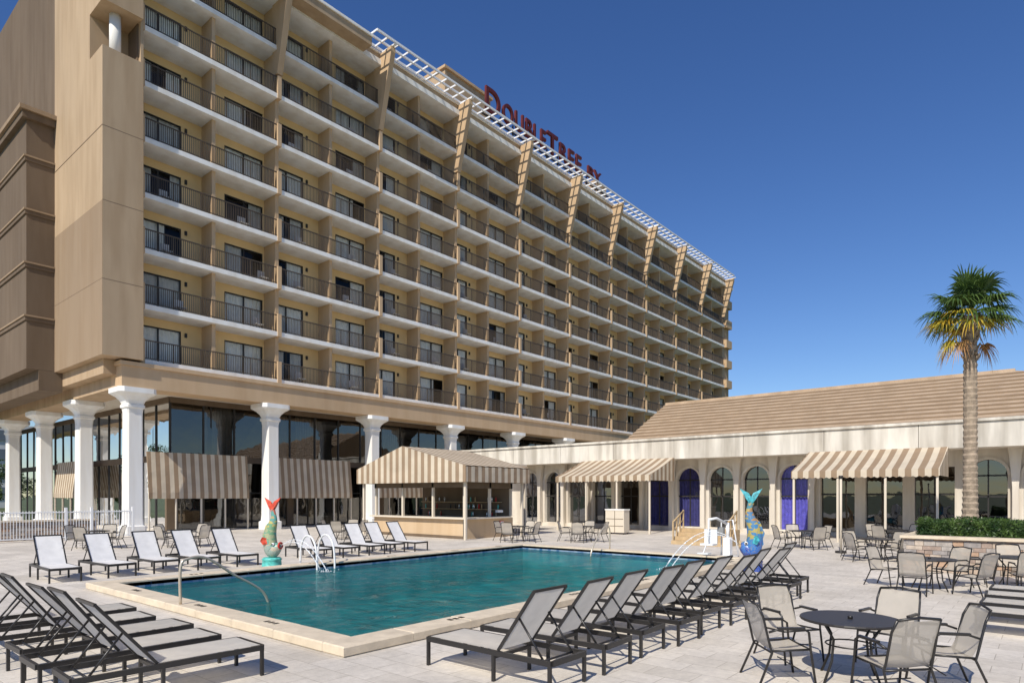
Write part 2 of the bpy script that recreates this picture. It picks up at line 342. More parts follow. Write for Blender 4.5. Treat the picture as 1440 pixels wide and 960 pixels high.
for (a,b) in [((PX0,PY0),(PX1,PY0)),((PX1,PY0),(PX1,PY1)),((PX1,PY1),(PX0,PY1)),((PX0,PY1),(PX0,PY0))]:
    g.quad((*a,-1.3),(*b,-1.3),(*b,-.16),(*a,-.16),'pool_plaster_caustics')
    g.quad((*a,-.16),(*b,-.16),(*b,.10),(*a,.10),'blue_tile')
g.box(PX0+.02,PX0+1.2,PY0+3.5,PY0+6,-1.29,-.45,'pool_plaster_caustics'); g.box(PX0+1.2,PX0+1.6,PY0+3.5,PY0+6,-1.29,-.8,'pool_plaster_caustics')
g.box(PX0+.02,PX1-.02,PY0+.02,PY0+.5,-1.29,-.55,'pool_plaster_caustics')
g.obj('basin',pool)
g=MB(); g.quad((PX0+.001,PY0+.001,ZW),(PX1-.001,PY0+.001,ZW),(PX1-.001,PY1-.001,ZW),(PX0+.001,PY1-.001,ZW),'pool_water'); g.obj('water_surface',pool)
g=MB()
for x in (7.5,11,14,17,19.5):
    for y in (PY0-.28,PY1+.12):
        for k in range(3): g.box(x+k*.13,x+k*.13+.07,y,y+.1,.154,.157,'dark_frame')
for y in (9.5,12,15):
    for k in range(3): g.box(PX0-.28,PX0-.18,y+k*.13,y+k*.13+.07,.154,.157,'dark_frame')
g.obj('depth_markers',pool)

# ---------------------------------------------------------------- hotel
hotel=empty('hotel_building')
A0=14.3; BW=8.25; NB=10; FZ=9.7; FH=3.08; NF=8; YE=38.5; YW=40.2
def bay_mesh(seed):
    rnd=random.Random(seed); g=MB()
    g.box(.06,BW-.06,YE,YW+.2,-.28,0,'white_paint')
    H=FH-.28
    gl=[(.22,2.8),(5.45,8.03)]
    gh=2.32
    g.box(2.8,5.45,YW,YW+.15,0,H,'yellow_stucco')
    g.box(0,.22,YW,YW+.15,0,H,'yellow_stucco'); g.box(8.03,BW,YW,YW+.15,0,H,'yellow_stucco')
    for (x0,x1) in gl:
        g.box(x0,x1,YW,YW+.15,gh,H,'yellow_stucco')
        y=YW+.06
        for (p,q) in [(x0,x0+.06),(x1-.06,x1),((x0+x1)/2-.04,(x0+x1)/2+.04)]: g.box(p,q,y-.04,y+.04,0.003,gh,'dark_frame')
        g.box(x0,x1,y-.045,y+.045,.002,.07,'dark_frame'); g.box(x0,x1,y-.045,y+.045,gh-.07,gh-.002,'dark_frame')
        g.quad((x0,y,.05),(x1,y,.05),(x1,y,gh-.05),(x0,y,gh-.05),'window_glass')
        mode=rnd.random()
        w=x1-x0
        if mode<.45: segs=[(x0,x1)]
        elif mode<.65: segs=[(x0,x0+w*rnd.uniform(.3,.5)),(x1-w*rnd.uniform(.2,.4),x1)]
        elif mode<.88: segs=[(x0,x0+w*rnd.uniform(.4,.7))]
        else: segs=[(x1-w*rnd.uniform(.15,.5),x1)]
        cmat='curtain' if rnd.random()<.65 else 'curtain_dark'
        for (p,q) in segs:
            n=max(4,int((q-p)/.13)); vs=[];fs=[]
            for i in range(n+1):
                x=p+(q-p)*i/n; yy=y+.12+(.05 if i%2 else -.05)*rnd.uniform(.5,1.2)
                vs+=[(x,yy,.06),(x,yy,gh)]
            for i in range(n): fs.append((2*i,2*i+2,2*i+3,2*i+1))
            g.add(vs,fs,cmat)
        if rnd.random()<.4:
            cx=rnd.uniform(x0+.4,x1-.4); cy=YE+.8
            g.box(cx-.25,cx+.25,cy-.25,cy+.25,.38,.43,'curtain_dark'); g.box(cx-.25,cx+.25,cy+.22,cy+.27,.43,.9,'curtain_dark')
            for sx in(-.23,.2):
                for sy in (-.23,.2): g.box(cx+sx,cx+sx+.03,cy+sy,cy+sy+.03,0,.38,'dark_frame')
    g.box(4.02,4.24,YE+.35,YW-.002,0.002,H-.002,'balcony_tan')
    g.box(-.12,.12,YE+.30,YW-.002,0.002,H-.002,'balcony_tan')
    g.box(-.13,.13,YE-.06,YE+.295,-.3,1.16,'balcony_tan')
    for (x0,x1) in [(.14,BW-.14)]:
        y=YE+.08
        g.box(x0,x1,y-.03,y+.03,1.06,1.12,'rail_brown'); g.box(x0,x1,y-.02,y+.02,.08,.12,'rail_brown')
        n=int((x1-x0)/.11)
        for i in range(1,n):
            x=x0+(x1-x0)*i/n; w=.014
            if i%14==0: w=.028
            g.box(x-w,x+w,y-w,y+w,.0 if i%14==0 else .12,1.06,'rail_brown')
    g.box(3.0,3.12,YW-.1,YW,2.0,2.25,'dark_frame')
    return g.mesh('balcony_bay')
variants=[bay_mesh(i) for i in range(12)]
for f in range(NF):
    for k in range(NB):
        place(variants[random.randrange(12)],'balcony_bay',(A0+BW*k,0,FZ+FH*f),0,hotel)
AE=A0+BW*NB
g=MB()
zt=FZ+FH*NF
AEND=AE+2.6
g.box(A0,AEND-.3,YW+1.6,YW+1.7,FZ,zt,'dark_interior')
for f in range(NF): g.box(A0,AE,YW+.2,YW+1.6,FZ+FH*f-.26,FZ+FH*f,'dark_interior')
g.box(A0-.6,AEND-.01,YW+1.75,58,FZ-.3,zt,'tan_stucco')
g.box(AE+.13,AEND,YE+.4,58.2,FZ-.3,zt,'tan_stucco')
for f in range(NF): g.box(AE+.6,AEND+.15,YE-.1,YE+.4,FZ+FH*f-.2,FZ+FH*f+1.0,'balcony_tan')
g.box(A0-.5,AEND+.1,YE-.3,58,zt-.28,zt+.12,'white_paint')
g.box(A0-.4,AEND,YE-.1,57.9,zt+.12,zt+.62,'tan_stucco')
g.box(A0-.4,AEND+.1,YE-.2,YE+.3,zt+.62,zt+.74,'white_paint')
xe=A0+BW*1.78
g.box(A0-.4,xe,YE-1.3,YE-.31,zt-.15,zt+.45,'tan_stucco'); g.box(A0-.4,xe+.02,YE-1.4,YE-.25,zt+.45,zt+.62,'white_paint')
for k in range(1,NB+1):
    x=A0+BW*k
    zb=zt-4.9
    g.prism([(YE-.07,zb),(YE+.5,zb),(YE+.5,zt+.5),(YE-1.45,zt+.68),(YE-1.45,zt+.3)],'x',x-.2,x+.2,'balcony_tan')
g.obj('main_block',hotel)
g=MB()
p0=xe+.1; p1=AE-.6; z=zt+.78
for y in (YE-1.75,YE-1.0,YE-.25): g.box(p0,p1,y-.05,y+.05,z,z+.16,'white_metal')
x=p0
while x<p1:
    g.box(x-.03,x+.03,YE-1.75,YE-.2,z+.01,z+.14,'white_metal'); x+=1.0
for k in range(2,NB+1):
    x=A0+BW*k; g.box(x-.1,x+.1,YE-1.75,YE-.2,z-.09,z,'white_metal')
g.obj('roof_pergola',hotel)
g=MB()
g.box(43.3,49.8,44.5,52,zt+.5,42.9,'tan_stucco'); g.box(43.1,50,44.3,52.2,42.9,43.15,'balcony_tan')
g.box(50.1,72,46,52,zt+.5,41.0,'tan_stucco'); g.box(67.3,69.6,42.8,45.5,zt+.5,40.8,'tan_stucco')
for k in range(12): g.box(46+k*1.9,46.08+k*1.9,41.45,41.6,zt+.5,39.2,'dark_frame')
g.box(45,68,41.46,41.56,38.35,38.5,'dark_frame')
g.obj('rooftop_penthouse',hotel)
TX0,TX1,TY0,TY1=12.2,14.18,38.0,45.9
g=MB()
g.box(TX0,TX1,TY0,TY1,9.55,25.7,'tan_stucco')
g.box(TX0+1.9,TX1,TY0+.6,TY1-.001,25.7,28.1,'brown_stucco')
g.box(TX0,TX1,TY0+1.9,TY1,25.7,28.1,'tan_stucco')
g.box(TX0,TX1,TY0,TY1,28.1,zt+2.4,'tan_stucco')
g.tube([(TX0+.9,TY0+.9,25.7),(TX0+.9,TY0+.9,28.1)],.28,'white_paint',16)
g.box(TX0-.012,TX0,TY0+.01,TY1,9.56,17.6,'midbrown_trim_and_shade')  # cast shadow on the lower side face, painted as a darker sheet
for zz in (13.5,21.5): g.box(TX0-.016,TX0-.002,TY0,TY1,zz,zz+.03,'joint_brown'); 
for zz in (13.5,17.6,21.5,31.5): g.box(TX0,TX1,TY0-.004,TY0+.01,zz,zz+.03,'joint_brown')
g.box(TX1-.02,A0+.0,YE-.2,YW+.2,9.5,zt,'tan_stucco')
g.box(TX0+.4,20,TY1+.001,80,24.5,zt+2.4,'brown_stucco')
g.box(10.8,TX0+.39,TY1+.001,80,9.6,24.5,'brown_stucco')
for zz in [12.4,15.5,18.6,21.7]: g.box(10.72,TX0+.1,TY1-.07,80,zz,zz+.22,'brown_stucco'); g.box(10.66,TX0+.05,TY1-.12,80,zz+.22,zz+.32,'midbrown_trim_and_shade')
g.box(10.55,TX0+.1,TY1-.25,80,24.1,24.5,'brown_stucco'); g.box(10.4,TX0,TY1-.4,80,24.5,24.75,'midbrown_trim_and_shade')
g.obj('stair_tower',hotel)
g=MB()
g.box(13.2,AEND,YE-.25,YE+1.3,8.05,9.43,'balcony_tan')
g.box(13.2,14.8,YE+1.3,80,8.05,9.43,'tan_stucco')
g.box(13.1,AEND,YE-.35,YE+1.2,9.2,9.42,'balcony_tan')
g.box(12.6,13.2,YE+.6,80,8.75,9.54,'tan_stucco')
g.box(11.4,12.6,TY1,80,8.4,9.59,'brown_stucco')
g.box(14.8,AEND,YE+1.3,58,8.3,9.4,'soffit')
GY=42.0; GX=17.2
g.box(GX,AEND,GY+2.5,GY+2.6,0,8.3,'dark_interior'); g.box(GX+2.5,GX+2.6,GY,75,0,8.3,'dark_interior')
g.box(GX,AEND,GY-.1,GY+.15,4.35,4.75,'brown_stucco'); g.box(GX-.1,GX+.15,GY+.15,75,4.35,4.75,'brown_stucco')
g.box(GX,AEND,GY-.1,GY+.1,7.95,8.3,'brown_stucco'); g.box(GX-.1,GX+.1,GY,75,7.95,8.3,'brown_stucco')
x=GX; i=0
while x<AEND:
    for (z0,z1) in ((.02,2.3),(2.4,4.35),(4.75,7.95)):
        j=[random.uniform(-.012,.012) for _ in range(4)]
        g.quad((x,GY+j[0],z0),(x+2.05,GY+j[1],z0),(x+2.05,GY+j[2],z1),(x,GY+j[3],z1),'podium_glass')
    g.box(x-.05,x+.05,GY-.06,GY+.06,0,8,'dark_frame')
    if i%4==0: g.box(x-.25,x+.25,GY-.12,GY+.12,0,4.4,'brown_stucco')
    x+=2.05; i+=1
y=GY
while y<75:
    for (z0,z1) in ((.02,4.35),(4.75,7.95)):
        j=[random.uniform(-.012,.012) for _ in range(4)]
        g.quad((GX+j[0],y,z0),(GX+j[1],y+2.05,z0),(GX+j[2],y+2.05,z1),(GX+j[3],y,z1),'podium_glass')
    g.box(GX-.06,GX+.06,y-.05,y+.05,0,8,'dark_frame'); y+=2.05
g.box(GX,AEND,GY-.05,GY+.05,2.3,2.4,'dark_frame')
for x in [19.4,23.5,26,31.8,34,41,47]:
    vs=[];fs=[];n=18
    for j in range(n+1): vs+=[(x+j*.1,GY+.25+(.05 if j%2 else -.05),4.8),(x+j*.1,GY+.25+(.05 if j%2 else -.05),8)]
    for j in range(n): fs.append((2*j,2*j+2,2*j+3,2*j+1))
    g.add(vs,fs,'curtain_dark')
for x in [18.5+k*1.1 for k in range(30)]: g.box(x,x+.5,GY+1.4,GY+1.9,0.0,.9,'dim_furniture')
g.obj('podium',hotel)
def column_mesh():
    g=MB()
    prof=[(0,.56),(.5,.56),(.55,.46),(.9,.43),(6.7,.40),(6.95,.43),(7.0,.50),(7.15,.50),(7.2,.44),(7.4,.52),(7.6,.70),(7.72,.88),(7.78,.95),(8.045,.95)]
    rs=[]
    for z,h in prof:
        c=h*.78
        rs.append([(h,-c,z),(h,c,z),(c,h,z),(-c,h,z),(-h,c,z),(-h,-c,z),(-c,-h,z),(c,-h,z)])
    g.rings(rs,'white_paint',True,False)
    return g.mesh('column')
cm=column_mesh()
for k in range(10): place(cm,'column',(14.0+8.2*k,39.0,0),0,hotel)
for y in (46.8,55,63.2): place(cm,'column',(14.0,y,0),0,hotel)
def wall_awning(x0,x1,y0,axis):
    g=MB(); m='stripe_x' if axis=='x' else 'stripe_y'
    g.prism([(y0,4.75),(y0-.12,4.75),(y0-.40,2.35),(y0-.40,2.0),(y0-.36,2.0),(y0-.36,2.35)],axis,x0,x1,m)
    x=x0+.05
    while x<x1+.01:
        if axis=='x': g.box(x-.04,x+.04,y0-.35,y0-.27,0,2.6,'cream_post')
        else: g.box(y0-.35,y0-.27,x-.04,x+.04,0,2.6,'cream_post')
        x+=(x1-x0-.1)/4
    g.obj('wall_awning',hotel)
wall_awning(15.3,21.4,40.6,'x'); wall_awning(23.4,29.5,40.6,'x'); wall_awning(31.6,37.4,40.6,'x')
wall_awning(53,60.5,16.4,'y')
rs_=empty('roof_sign')
def sign_fit(txt,x0,x1,size,z,nm):
    cu=bpy.data.curves.new(nm,'FONT'); cu.body=txt; cu.size=size; cu.extrude=.12; cu.offset=.03; cu.space_character=1.12
    ob=bpy.data.objects.new(nm,cu); scene.collection.objects.link(ob)
    dg=bpy.context.evaluated_depsgraph_get(); dg.update(); me=bpy.data.meshes.new_from_object(ob.evaluated_get(dg))
    bpy.data.objects.remove(ob)
    me.materials.clear(); me.materials.append(MATS['sign_red'])
    o=bpy.data.objects.new(nm,me); scene.collection.objects.link(o); o.rotation_euler=(R(90),0,0); o.location=(x0,41.2,z); o.parent=rs_
    w=max(v.co.x for v in me.vertices); o.scale=((x1-x0)/w,1,1)
sign_fit('D',45.2,47.5,3.3,38.7,'letter_d'); sign_fit('OUBLE',47.8,54.9,2.6,38.8,'letters_ouble'); sign_fit('T',55.1,57.0,3.2,38.7,'letter_t'); sign_fit('REE',57.2,61.6,2.6,38.8,'letters_ree'); sign_fit('BY',62.8,65.8,1.8,39.0,'letters_by')

# ---------------------------------------------------------------- arcade building
arc=empty('arcade_building')
WX=38.0
def arch_bay(g,yc,w,ow,spring,sill,ztop,mat,x=WX,depth=.4,fill=None):
    r=ow/2; y0=yc-w/2;y1=yc+w/2
    g.box(x,x+depth,y0,yc-r,0,ztop,mat); g.box(x,x+depth,yc+r,y1,0,ztop,mat)
    if sill>0: g.box(x,x+depth,yc-r,yc+r,0,sill,mat)
    n=12
    for i in range(n):
        t0=math.pi*i/n; t1=math.pi*(i+1)/n
        p=[(yc+r*math.cos(t0),spring+r*math.sin(t0)),(yc+r*math.cos(t1),spring+r*math.sin(t1)),(yc+r*math.cos(t1),ztop),(yc+r*math.cos(t0),ztop)]
        g.prism(p,'x',x,x+depth,mat)
        ro=r+.12
        q=[(yc+r*math.cos(t0),spring+r*math.sin(t0)),(yc+r*math.cos(t1),spring+r*math.sin(t1)),(yc+ro*math.cos(t1),spring+ro*math.sin(t1)),(yc+ro*math.cos(t0),spring+ro*math.sin(t0))]
        g.prism(q,'x',x-.07,x,mat)
    xg=x+depth-.12
    g.box(xg-.03,xg+.03,yc-.03,yc+.03,sill,spring+r,'dark_frame'); g.box(xg-.03,xg+.03,yc-r,yc+r,spring-.05,spring+.03,'dark_frame')
    g.box(xg-.03,xg+.03,yc-r,yc+r,2.1,2.18,'dark_frame')
    g.quad((xg,yc-r,sill),(xg,yc+r,sill),(xg,yc+r,spring+r),(xg,yc-r,spring+r),'window_glass' if fill else 'podium_glass')
    if fill:
        vs=[];fs=[];m=16
        for j in range(m+1): vs+=[(xg+.12+(.04 if j%2 else -.04),yc-r+2*r*j/m,sill),(xg+.12+(.04 if j%2 else -.04),yc-r+2*r*j/m,spring+r)]
        for j in range(m): fs.append((2*j,2*j+2,2*j+3,2*j+1))
        g.add(vs,fs,fill)
g=MB()
S=2.09
fills={0:'purple_curtain',3:'navy_curtain',4:'navy_curtain'}
ys=[]
for k in range(0,10):
    arch_bay(g,11.15+S*k,S,1.5,3.15,.25,4.4,'arcade_white',fill=fills.get(k))
    ys.append(11.15+S*k-S/2)
g.box(WX,WX+.4,11.15+S*9.5,38,0,4.4,'arcade_white')
for yc_ in (8.9,6.7,4.5):
    g.box(WX,WX+.4,yc_+.85,yc_+1.25,0,4.4,'arcade_white'); g.box(WX,WX+.4,yc_-.85,yc_+.85,3.6,4.4,'arcade_white')
    g.quad((WX+.3,yc_-.85,0),(WX+.3,yc_+.85,0),(WX+.3,yc_+.85,3.6),(WX+.3,yc_-.85,3.6),'podium_glass')
    g.box(WX+.25,WX+.32,yc_-.04,yc_+.04,0,3.6,'dark_frame'); g.box(WX+.25,WX+.32,yc_-.85,yc_+.85,2.2,2.3,'dark_frame')
    g.box(WX-.02,WX+.4,yc_-.95,yc_-.85,0,4.4,'arcade_white')
g.box(WX,WX+.4,3.4,3.55,0,4.4,'arcade_white')
for k in range(8):
    yy=2.35-S*k
    arch_bay(g,yy,S,1.5,3.15,.25,4.4,'arcade_white')
    ys.append(yy-S/2)
for yy in ys:
    g.prism([(yy-.16,0),(yy+.16,0),(yy+.12,.5),(yy+.12,2.6),(yy+.24,4.1),(yy+.3,4.4),(yy-.3,4.4),(yy-.24,4.1),(yy-.12,2.6),(yy-.12,.5)],'x',WX-.34,WX-.071,'arcade_white')
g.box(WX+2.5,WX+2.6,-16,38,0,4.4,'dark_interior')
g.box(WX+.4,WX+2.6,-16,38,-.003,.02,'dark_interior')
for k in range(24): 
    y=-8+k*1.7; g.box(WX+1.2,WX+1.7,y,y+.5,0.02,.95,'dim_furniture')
g.box(WX-.12,WX-.0,-14,38,-.1,.22,'arcade_white')
g.obj('arched_wall',arc)
g=MB()
g.box(36.2,62,-16,38.0,4.4,4.55,'soffit')
y=-16
while y<37.9:
    y2=min(y+4.18,38); g.box(36.05,36.25,y+.012,y2-.012,4.38,5.55,'concrete_fascia'); y=y2
g.box(35.95,62,-16,38.02,5.552,5.68,'concrete_fascia')
g.box(36.25,60,37.8,38.0,4.56,5.55,'concrete_fascia')
g.obj('fascia',arc)
g=MB()
x0,z0,x1,z1=39.2,5.7,46.0,9.2
yl=22.9; yr0=-5.5; yr1=1.6
n=13
for i in range(n):
    t0=i/n;t1=(i+1)/n
    xa=x0+(x1-x0)*t0; xb=x0+(x1-x0)*t1; za=z0+(z1-z0)*t0; zb=z0+(z1-z0)*t1
    ra=yr0+(yr1-yr0)*t0; rb=yr0+(yr1-yr0)*t1
    g.add([(xa,ra,za+.10),(xa,yl,za+.10),(xb,yl,zb+.0),(xb,rb,zb+.0)],[(0,3,2,1)],'roof_metal')
    g.add([(xa,ra,za+.10),(xa,yl,za+.10),(xa+.01,ra,za-.05),(xa+.01,yl,za-.05)],[(2,0,1,3)],'roof_joint')
g.add([(x0,yr0,z0),(x1,yr1,z1),(x1+6.8,yr0,z0)],[(0,1,2)],'roof_metal')
g.add([(x0,yl-.02,z0),(x1,yl-.02,z1),(x1+6.8,yl-.02,z0)],[(0,1,2)],'roof_metal')
g.add([(x1,yr1,z1),(x1,yl,z1),(x1+6.8,yl,z0),(x1+6.8,yr0,z0)],[(0,1,2,3)],'roof_metal')
g.box(x1-.15,x1+.15,yr1,yl,z1-.05,z1+.1,'roof_metal')
g.obj('sloped_roof',arc)

def big_awning(b0,b1,name):
    g=MB(); xf,xb=33.0,36.03
    zf,zb=3.35,4.45
    nx=5; ny=int((b1-b0)/.5)*2
    vs=[];fs=[]
    for i in range(nx+1):
        for j in range(ny+1):
            t=i/nx; y=b0+(b1-b0)*j/ny
            sag=-.05*math.sin(math.pi*t)*(1+.5*math.sin(j*.8))
            vs.append((xf+(xb-xf)*t,y,zf+(zb-zf)*t+sag))
    for i in range(nx):
        for j in range(ny): a=i*(ny+1)+j; fs.append((a,a+ny+1,a+ny+2,a+1))
    g.add(vs,fs,'stripe_y')
    y=b0
    while y<b1-.01:
        y2=min(y+.25,b1); g.add([(xf,y,zf),(xf,y2,zf),(xf,y2,zf-.3),(xf,(y+y2)/2,zf-.36),(xf,y,zf-.3)],[(0,1,2,3,4)],'stripe_y'); y=y2
    for yy in (b0,b1): g.add([(xf,yy,zf-.0),(xb,yy,zb-.0),(xb,yy,zf-.3),(xf,yy,zf-.3)],[(0,1,2,3)],'stripe_x')
    n=int((b1-b0)/2)
    for i in range(n+1):
        yy=b0+.1+(b1-b0-.2)*i/n
        g.box(xf+.06,xf+.15,yy-.045,yy+.045,0,zf-.08,'cream_post')
        g.tube([(xf+.1,yy,3.1),(xb,yy,4.2)],.025,'cream_post')
    g.box(xf+.07,xf+.14,b0,b1,zf-.15,zf-.08,'cream_post')
    g.obj(name)
big_awning(17.4,24.0,'striped_awning'); big_awning(3.7,9.8,'striped_awning')

# ---------------------------------------------------------------- bar kiosk
bar=empty('poolside_bar')
g=MB()
K0,K1,L0,L1=23.3,27.0,22.5,29.7
g.box(K0,K0+.15,L0,L1,0,1.0,'bar_wall'); g.box(K0,K1,L0,L0+.15,0,1.0,'bar_wall'); g.box(K0+.15,K1,L1-.15,L1,0,1.0,'bar_wall')
g.box(K0-.25,K0+.35,L0-.25,L1+.1,1.0,1.08,'cream_post'); g.box(K0+.35,K1-.4,L0-.25,L0+.35,1.0,1.08,'cream_post')
g.box(K1-.15,K1,L0+.15,L1-.15,0,2.85,'brown_stucco')
g.box(K0-.03,K0,L0-.03,L1,0,.15,'brown_stucco')
for y in (L0+.12,L0+2.4,L0+4.8,L1-.1): g.box(K0+.02,K0+.14,y-.06,y+.06,1.08,2.9,'cream_post')
for x in (K0+1.9,K1-.08): g.box(x-.06,x+.06,L0+.02,L0+.14,1.08,2.9,'cream_post')
g.box(K0+.02,K1,L0+.02,L0+.14,2.55,2.9,'brown_stucco'); g.box(K0+.02,K0+.14,L0+.2,L1,2.6,2.9,'brown_stucco')
g.box(K1-.9,K1-.2,L0+.6,L1-.4,0,1.0,'grey_plastic')
for z in (1.4,1.8): g.box(K1-.5,K1-.2,L0+.6,L1-.4,z,z+.03,'wood')
for j in range(40):
    z=random.choice((1.43,1.83,1.0)); y=random.uniform(L0+.7,L1-.6); g.tube([(K1-.35,y,z),(K1-.35,y,z+.18),(K1-.35,y,z+.28)],[.04,.04,.015],random.choice(['red_paint','dark_frame','turquoise_base','steel_rail','wood']))
g.box(K0+2.3,K0+2.7,L0-.16,L0+.02,1.3,1.42,'white_metal')
g.obj('counter_and_walls',bar)
g=MB()
X0,X1,Y0,Y1=22.6,27.6,21.8,30.4; ym=26.5; zb=2.85; ze=3.65; zr=4.8
g.prism([(Y0,zb),(Y1,zb),(Y1,ze),(ym,zr),(Y0,ze)],'x',X0,X0+.05,'stripe_y')
g.prism([(Y0,zb),(Y1,zb),(Y1,ze),(ym,zr),(Y0,ze)],'x',X1-.05,X1,'stripe_y')
for yy,s in ((Y0,1),(Y1,-1)):
    g.box(X0+.051,X1-.051,yy,yy+.04*s,zb,ze,'stripe_x')
    g.add([(X0,yy,ze),(X1,yy,ze),(X1,ym,zr),(X0,ym,zr),(X0,yy,ze-.04),(X1,yy,ze-.04),(X1,ym,zr-.04),(X0,ym,zr-.04)],[(0,1,2,3),(7,6,5,4),(0,4,5,1)],'stripe_x')
g.box(X0+.1,X1-.1,Y0+.1,Y1-.1,2.95,3.0,'dark_frame')
for x,y in ((X0+.3,Y0+.3),(X0+.3,Y1-.3),(X1-.3,Y0+.3)): g.box(x-.06,x+.06,y-.06,y+.06,0,2.94,'cream_post')
g.obj('striped_canopy',bar)
g=MB(); SX0,SX1=27.8,30.6
g.box(SX0,SX1,24.4,24.5,2.9,4.05,'cream_post')
for k in range(8): g.box(SX0-.02,SX1,24.33,24.4,2.95+k*.13,3.03+k*.13,'bar_wall')
for x in (SX0+.1,SX1-.1): g.box(x-.06,x+.06,24.4,24.52,0,2.9,'cream_post')
g.box(SX0,SX1,24.5,26.5,3.9,4.05,'cream_post')
g.obj('louvred_screen',bar)

# ---------------------------------------------------------------- furniture
def lounger_mesh(sl,ang=52,name='sun_lounger'):
    g=MB(); W=.68; Ln=2.0; z=.34; r=.02
    F='black_metal'
    for x in (0,W):
        g.box(x-.02,x+.02,-Ln,0,z-.03,z+.03,F)
    for y in (0,-Ln): g.box(.02,W-.02,y-.02,y+.02,z-.03,z+.03,F)
    for y in (-.02,-Ln+.02,-1.15):
        for x in (0,W): g.box(x-.02,x+.02,y-.018,y+.018,0,z-.03,F)
    g.box(.02,W-.02,-1.17,-1.13,z-.07,z-.03,F)
    hy=-1.2
    n=8; vs=[];fs=[]
    for i in range(n+1):
        t=i/n; y=-.03+(hy+.03)*t; s=-.02*math.sin(math.pi*t)
        vs+=[(.022,y,z+.033),(W/2,y,z+.028+s),(W-.022,y,z+.033)]
    for i in range(n): fs+=[(3*i,3*i+1,3*i+4,3*i+3),(3*i+1,3*i+2,3*i+5,3*i+4)]
    g.add(vs,fs,sl,True)
    a=R(ang); c,s_=math.cos(a),math.sin(a); BL=.92
    P=lambda x,d:(x,hy-c*d,z+.03+s_*d)
    for x in (.03,W-.03):
        g.tube([P(x,0),P(x,BL)],.022,F,4,False)
    g.tube([P(.03,BL),P(W-.03,BL)],.022,F,4,False)
    vs=[];fs=[]
    for i in range(n+1):
        t=i/n; d=BL*t; sg=.025*math.sin(math.pi*t)
        for x,k in ((.045,0),(W/2,1),(W-.045,0)):
            vs.append((x,hy-c*d-s_*sg*k,z+.03+s_*d-c*sg*k))
    g.add(vs,[f for i in range(n) for f in ((3*i,3*i+1,3*i+4,3*i+3),(3*i+1,3*i+2,3*i+5,3*i+4))],sl,True)
    for x in (.06,W-.06): g.tube([P(x,BL*.55),(x,-Ln+.15,z)],.014,F,5)
    g.tube([(.06,-Ln+.15,z),(W-.06,-Ln+.15,z)],.014,F,5)
    return g.mesh(name)
LM=lounger_mesh('sling_grey',54); LMb=lounger_mesh('sling_grey',50); LW=lounger_mesh('sling_white',54); LF=lounger_mesh('sling_grey',38)
for i in range(10):
    place(random.choice([LM,LM,LMb]),'sun_lounger',(5.75+1.02*i+random.uniform(-.05,.05),6.2+random.uniform(-.08,.08),0),random.uniform(-.045,.045))
for a in (5.0,6.25,7.5,8.7,9.9,12.6,13.7,14.8,15.9,17.0):
    place(LW,'sun_lounger',(a+.68+random.uniform(-.06,.06),19.2+random.uniform(-.12,.12),0),math.pi+random.uniform(-.06,.06))
for i,b_ in enumerate((7.42,8.4,9.4,10.45,11.5)):
    place(LM if i%2 else LMb,'sun_lounger',(4.15+random.uniform(-.08,.08),b_+.68,0),-math.pi/2+random.uniform(-.04,.04))
for i,a in enumerate((12.6,13.7,14.8,15.9)):
    place(LF,'sun_lounger',(a,.95,0),random.uniform(-.05,.05))

def chair_mesh():
    g=MB(); F='black_metal'; W=.29
    for s in (-1,1):
        x=s*W
        g.tube([(x*1.02,.30,0),(x,.24,.42),(x,.22,.62),(x,.16,.66),(x,-.12,.66),(x*.96,-.24,.62)],.014,F,6)
        g.tube([(x*1.02,-.36,0),(x*.94,-.20,.38),(x*.92,-.22,.45),(x*.90,-.30,.80),(x*.84,-.36,.93)],.014,F,6)
        g.tube([(x*.95,.24,.42),(x*.92,-.2,.40)],.013,F,6)
        g.box(x-.022,x+.022,-.14,.17,.655,.68,F)
    g.tube([(-W*.84,-.36,.93),(0,-.375,.955),(W*.84,-.36,.93)],.015,F,6)
    g.tube([(-W*.95,.24,.42),(W*.95,.24,.42)],.013,F,6); g.tube([(-W*.92,-.2,.38),(W*.92,-.2,.38)],.013,F,6)
    g.tube([(-W*.98,.1,.2),(W*.98,.1,.2)],.008,F,5)
    vs=[];fs=[];prof=[(.25,.425),(.1,.40),(-.05,.39),(-.17,.41),(-.215,.50),(-.26,.65),(-.31,.80),(-.365,.93)]
    for y,z in prof: vs+=[(-W*.90,y,z),(0,y-.015,z-.012),(W*.90,y,z)]
    for i in range(len(prof)-1): fs+=[(3*i,3*i+1,3*i+4,3*i+3),(3*i+1,3*i+2,3*i+5,3*i+4)]
    g.add(vs,fs,'sling_chair',True)
    return g.mesh('patio_chair')
CM=chair_mesh()
def table_mesh(r=.55):
    g=MB(); F='black_metal'
    n=32
    def ring(rad,z): return [(rad*math.cos(2*math.pi*j/n),rad*math.sin(2*math.pi*j/n),z) for j in range(n)]
    g.rings([ring(r,.70),ring(r+.01,.715),ring(r,.73)],'dark_frame',True,False)
    for k in range(4):
        a=math.pi/4+k*math.pi/2; c,s=math.cos(a),math.sin(a)
        g.tube([(c*.42,s*.42,0),(c*.30,s*.30,.25),(c*.27,s*.27,.5),(c*.42,s*.42,.70)],.016,F,6)
    g.tube([ (.27*math.cos(2*math.pi*j/16),.27*math.sin(2*math.pi*j/16),.42) for j in range(17)],.01,F,5)
    g.tube([(0,0,.73),(0,0,.76)],.03,F,8)
    return g.mesh('patio_table')
TM=table_mesh()
def cam2w(X,d): return (.7675*d+.641*X, .641*d-.7676*X)
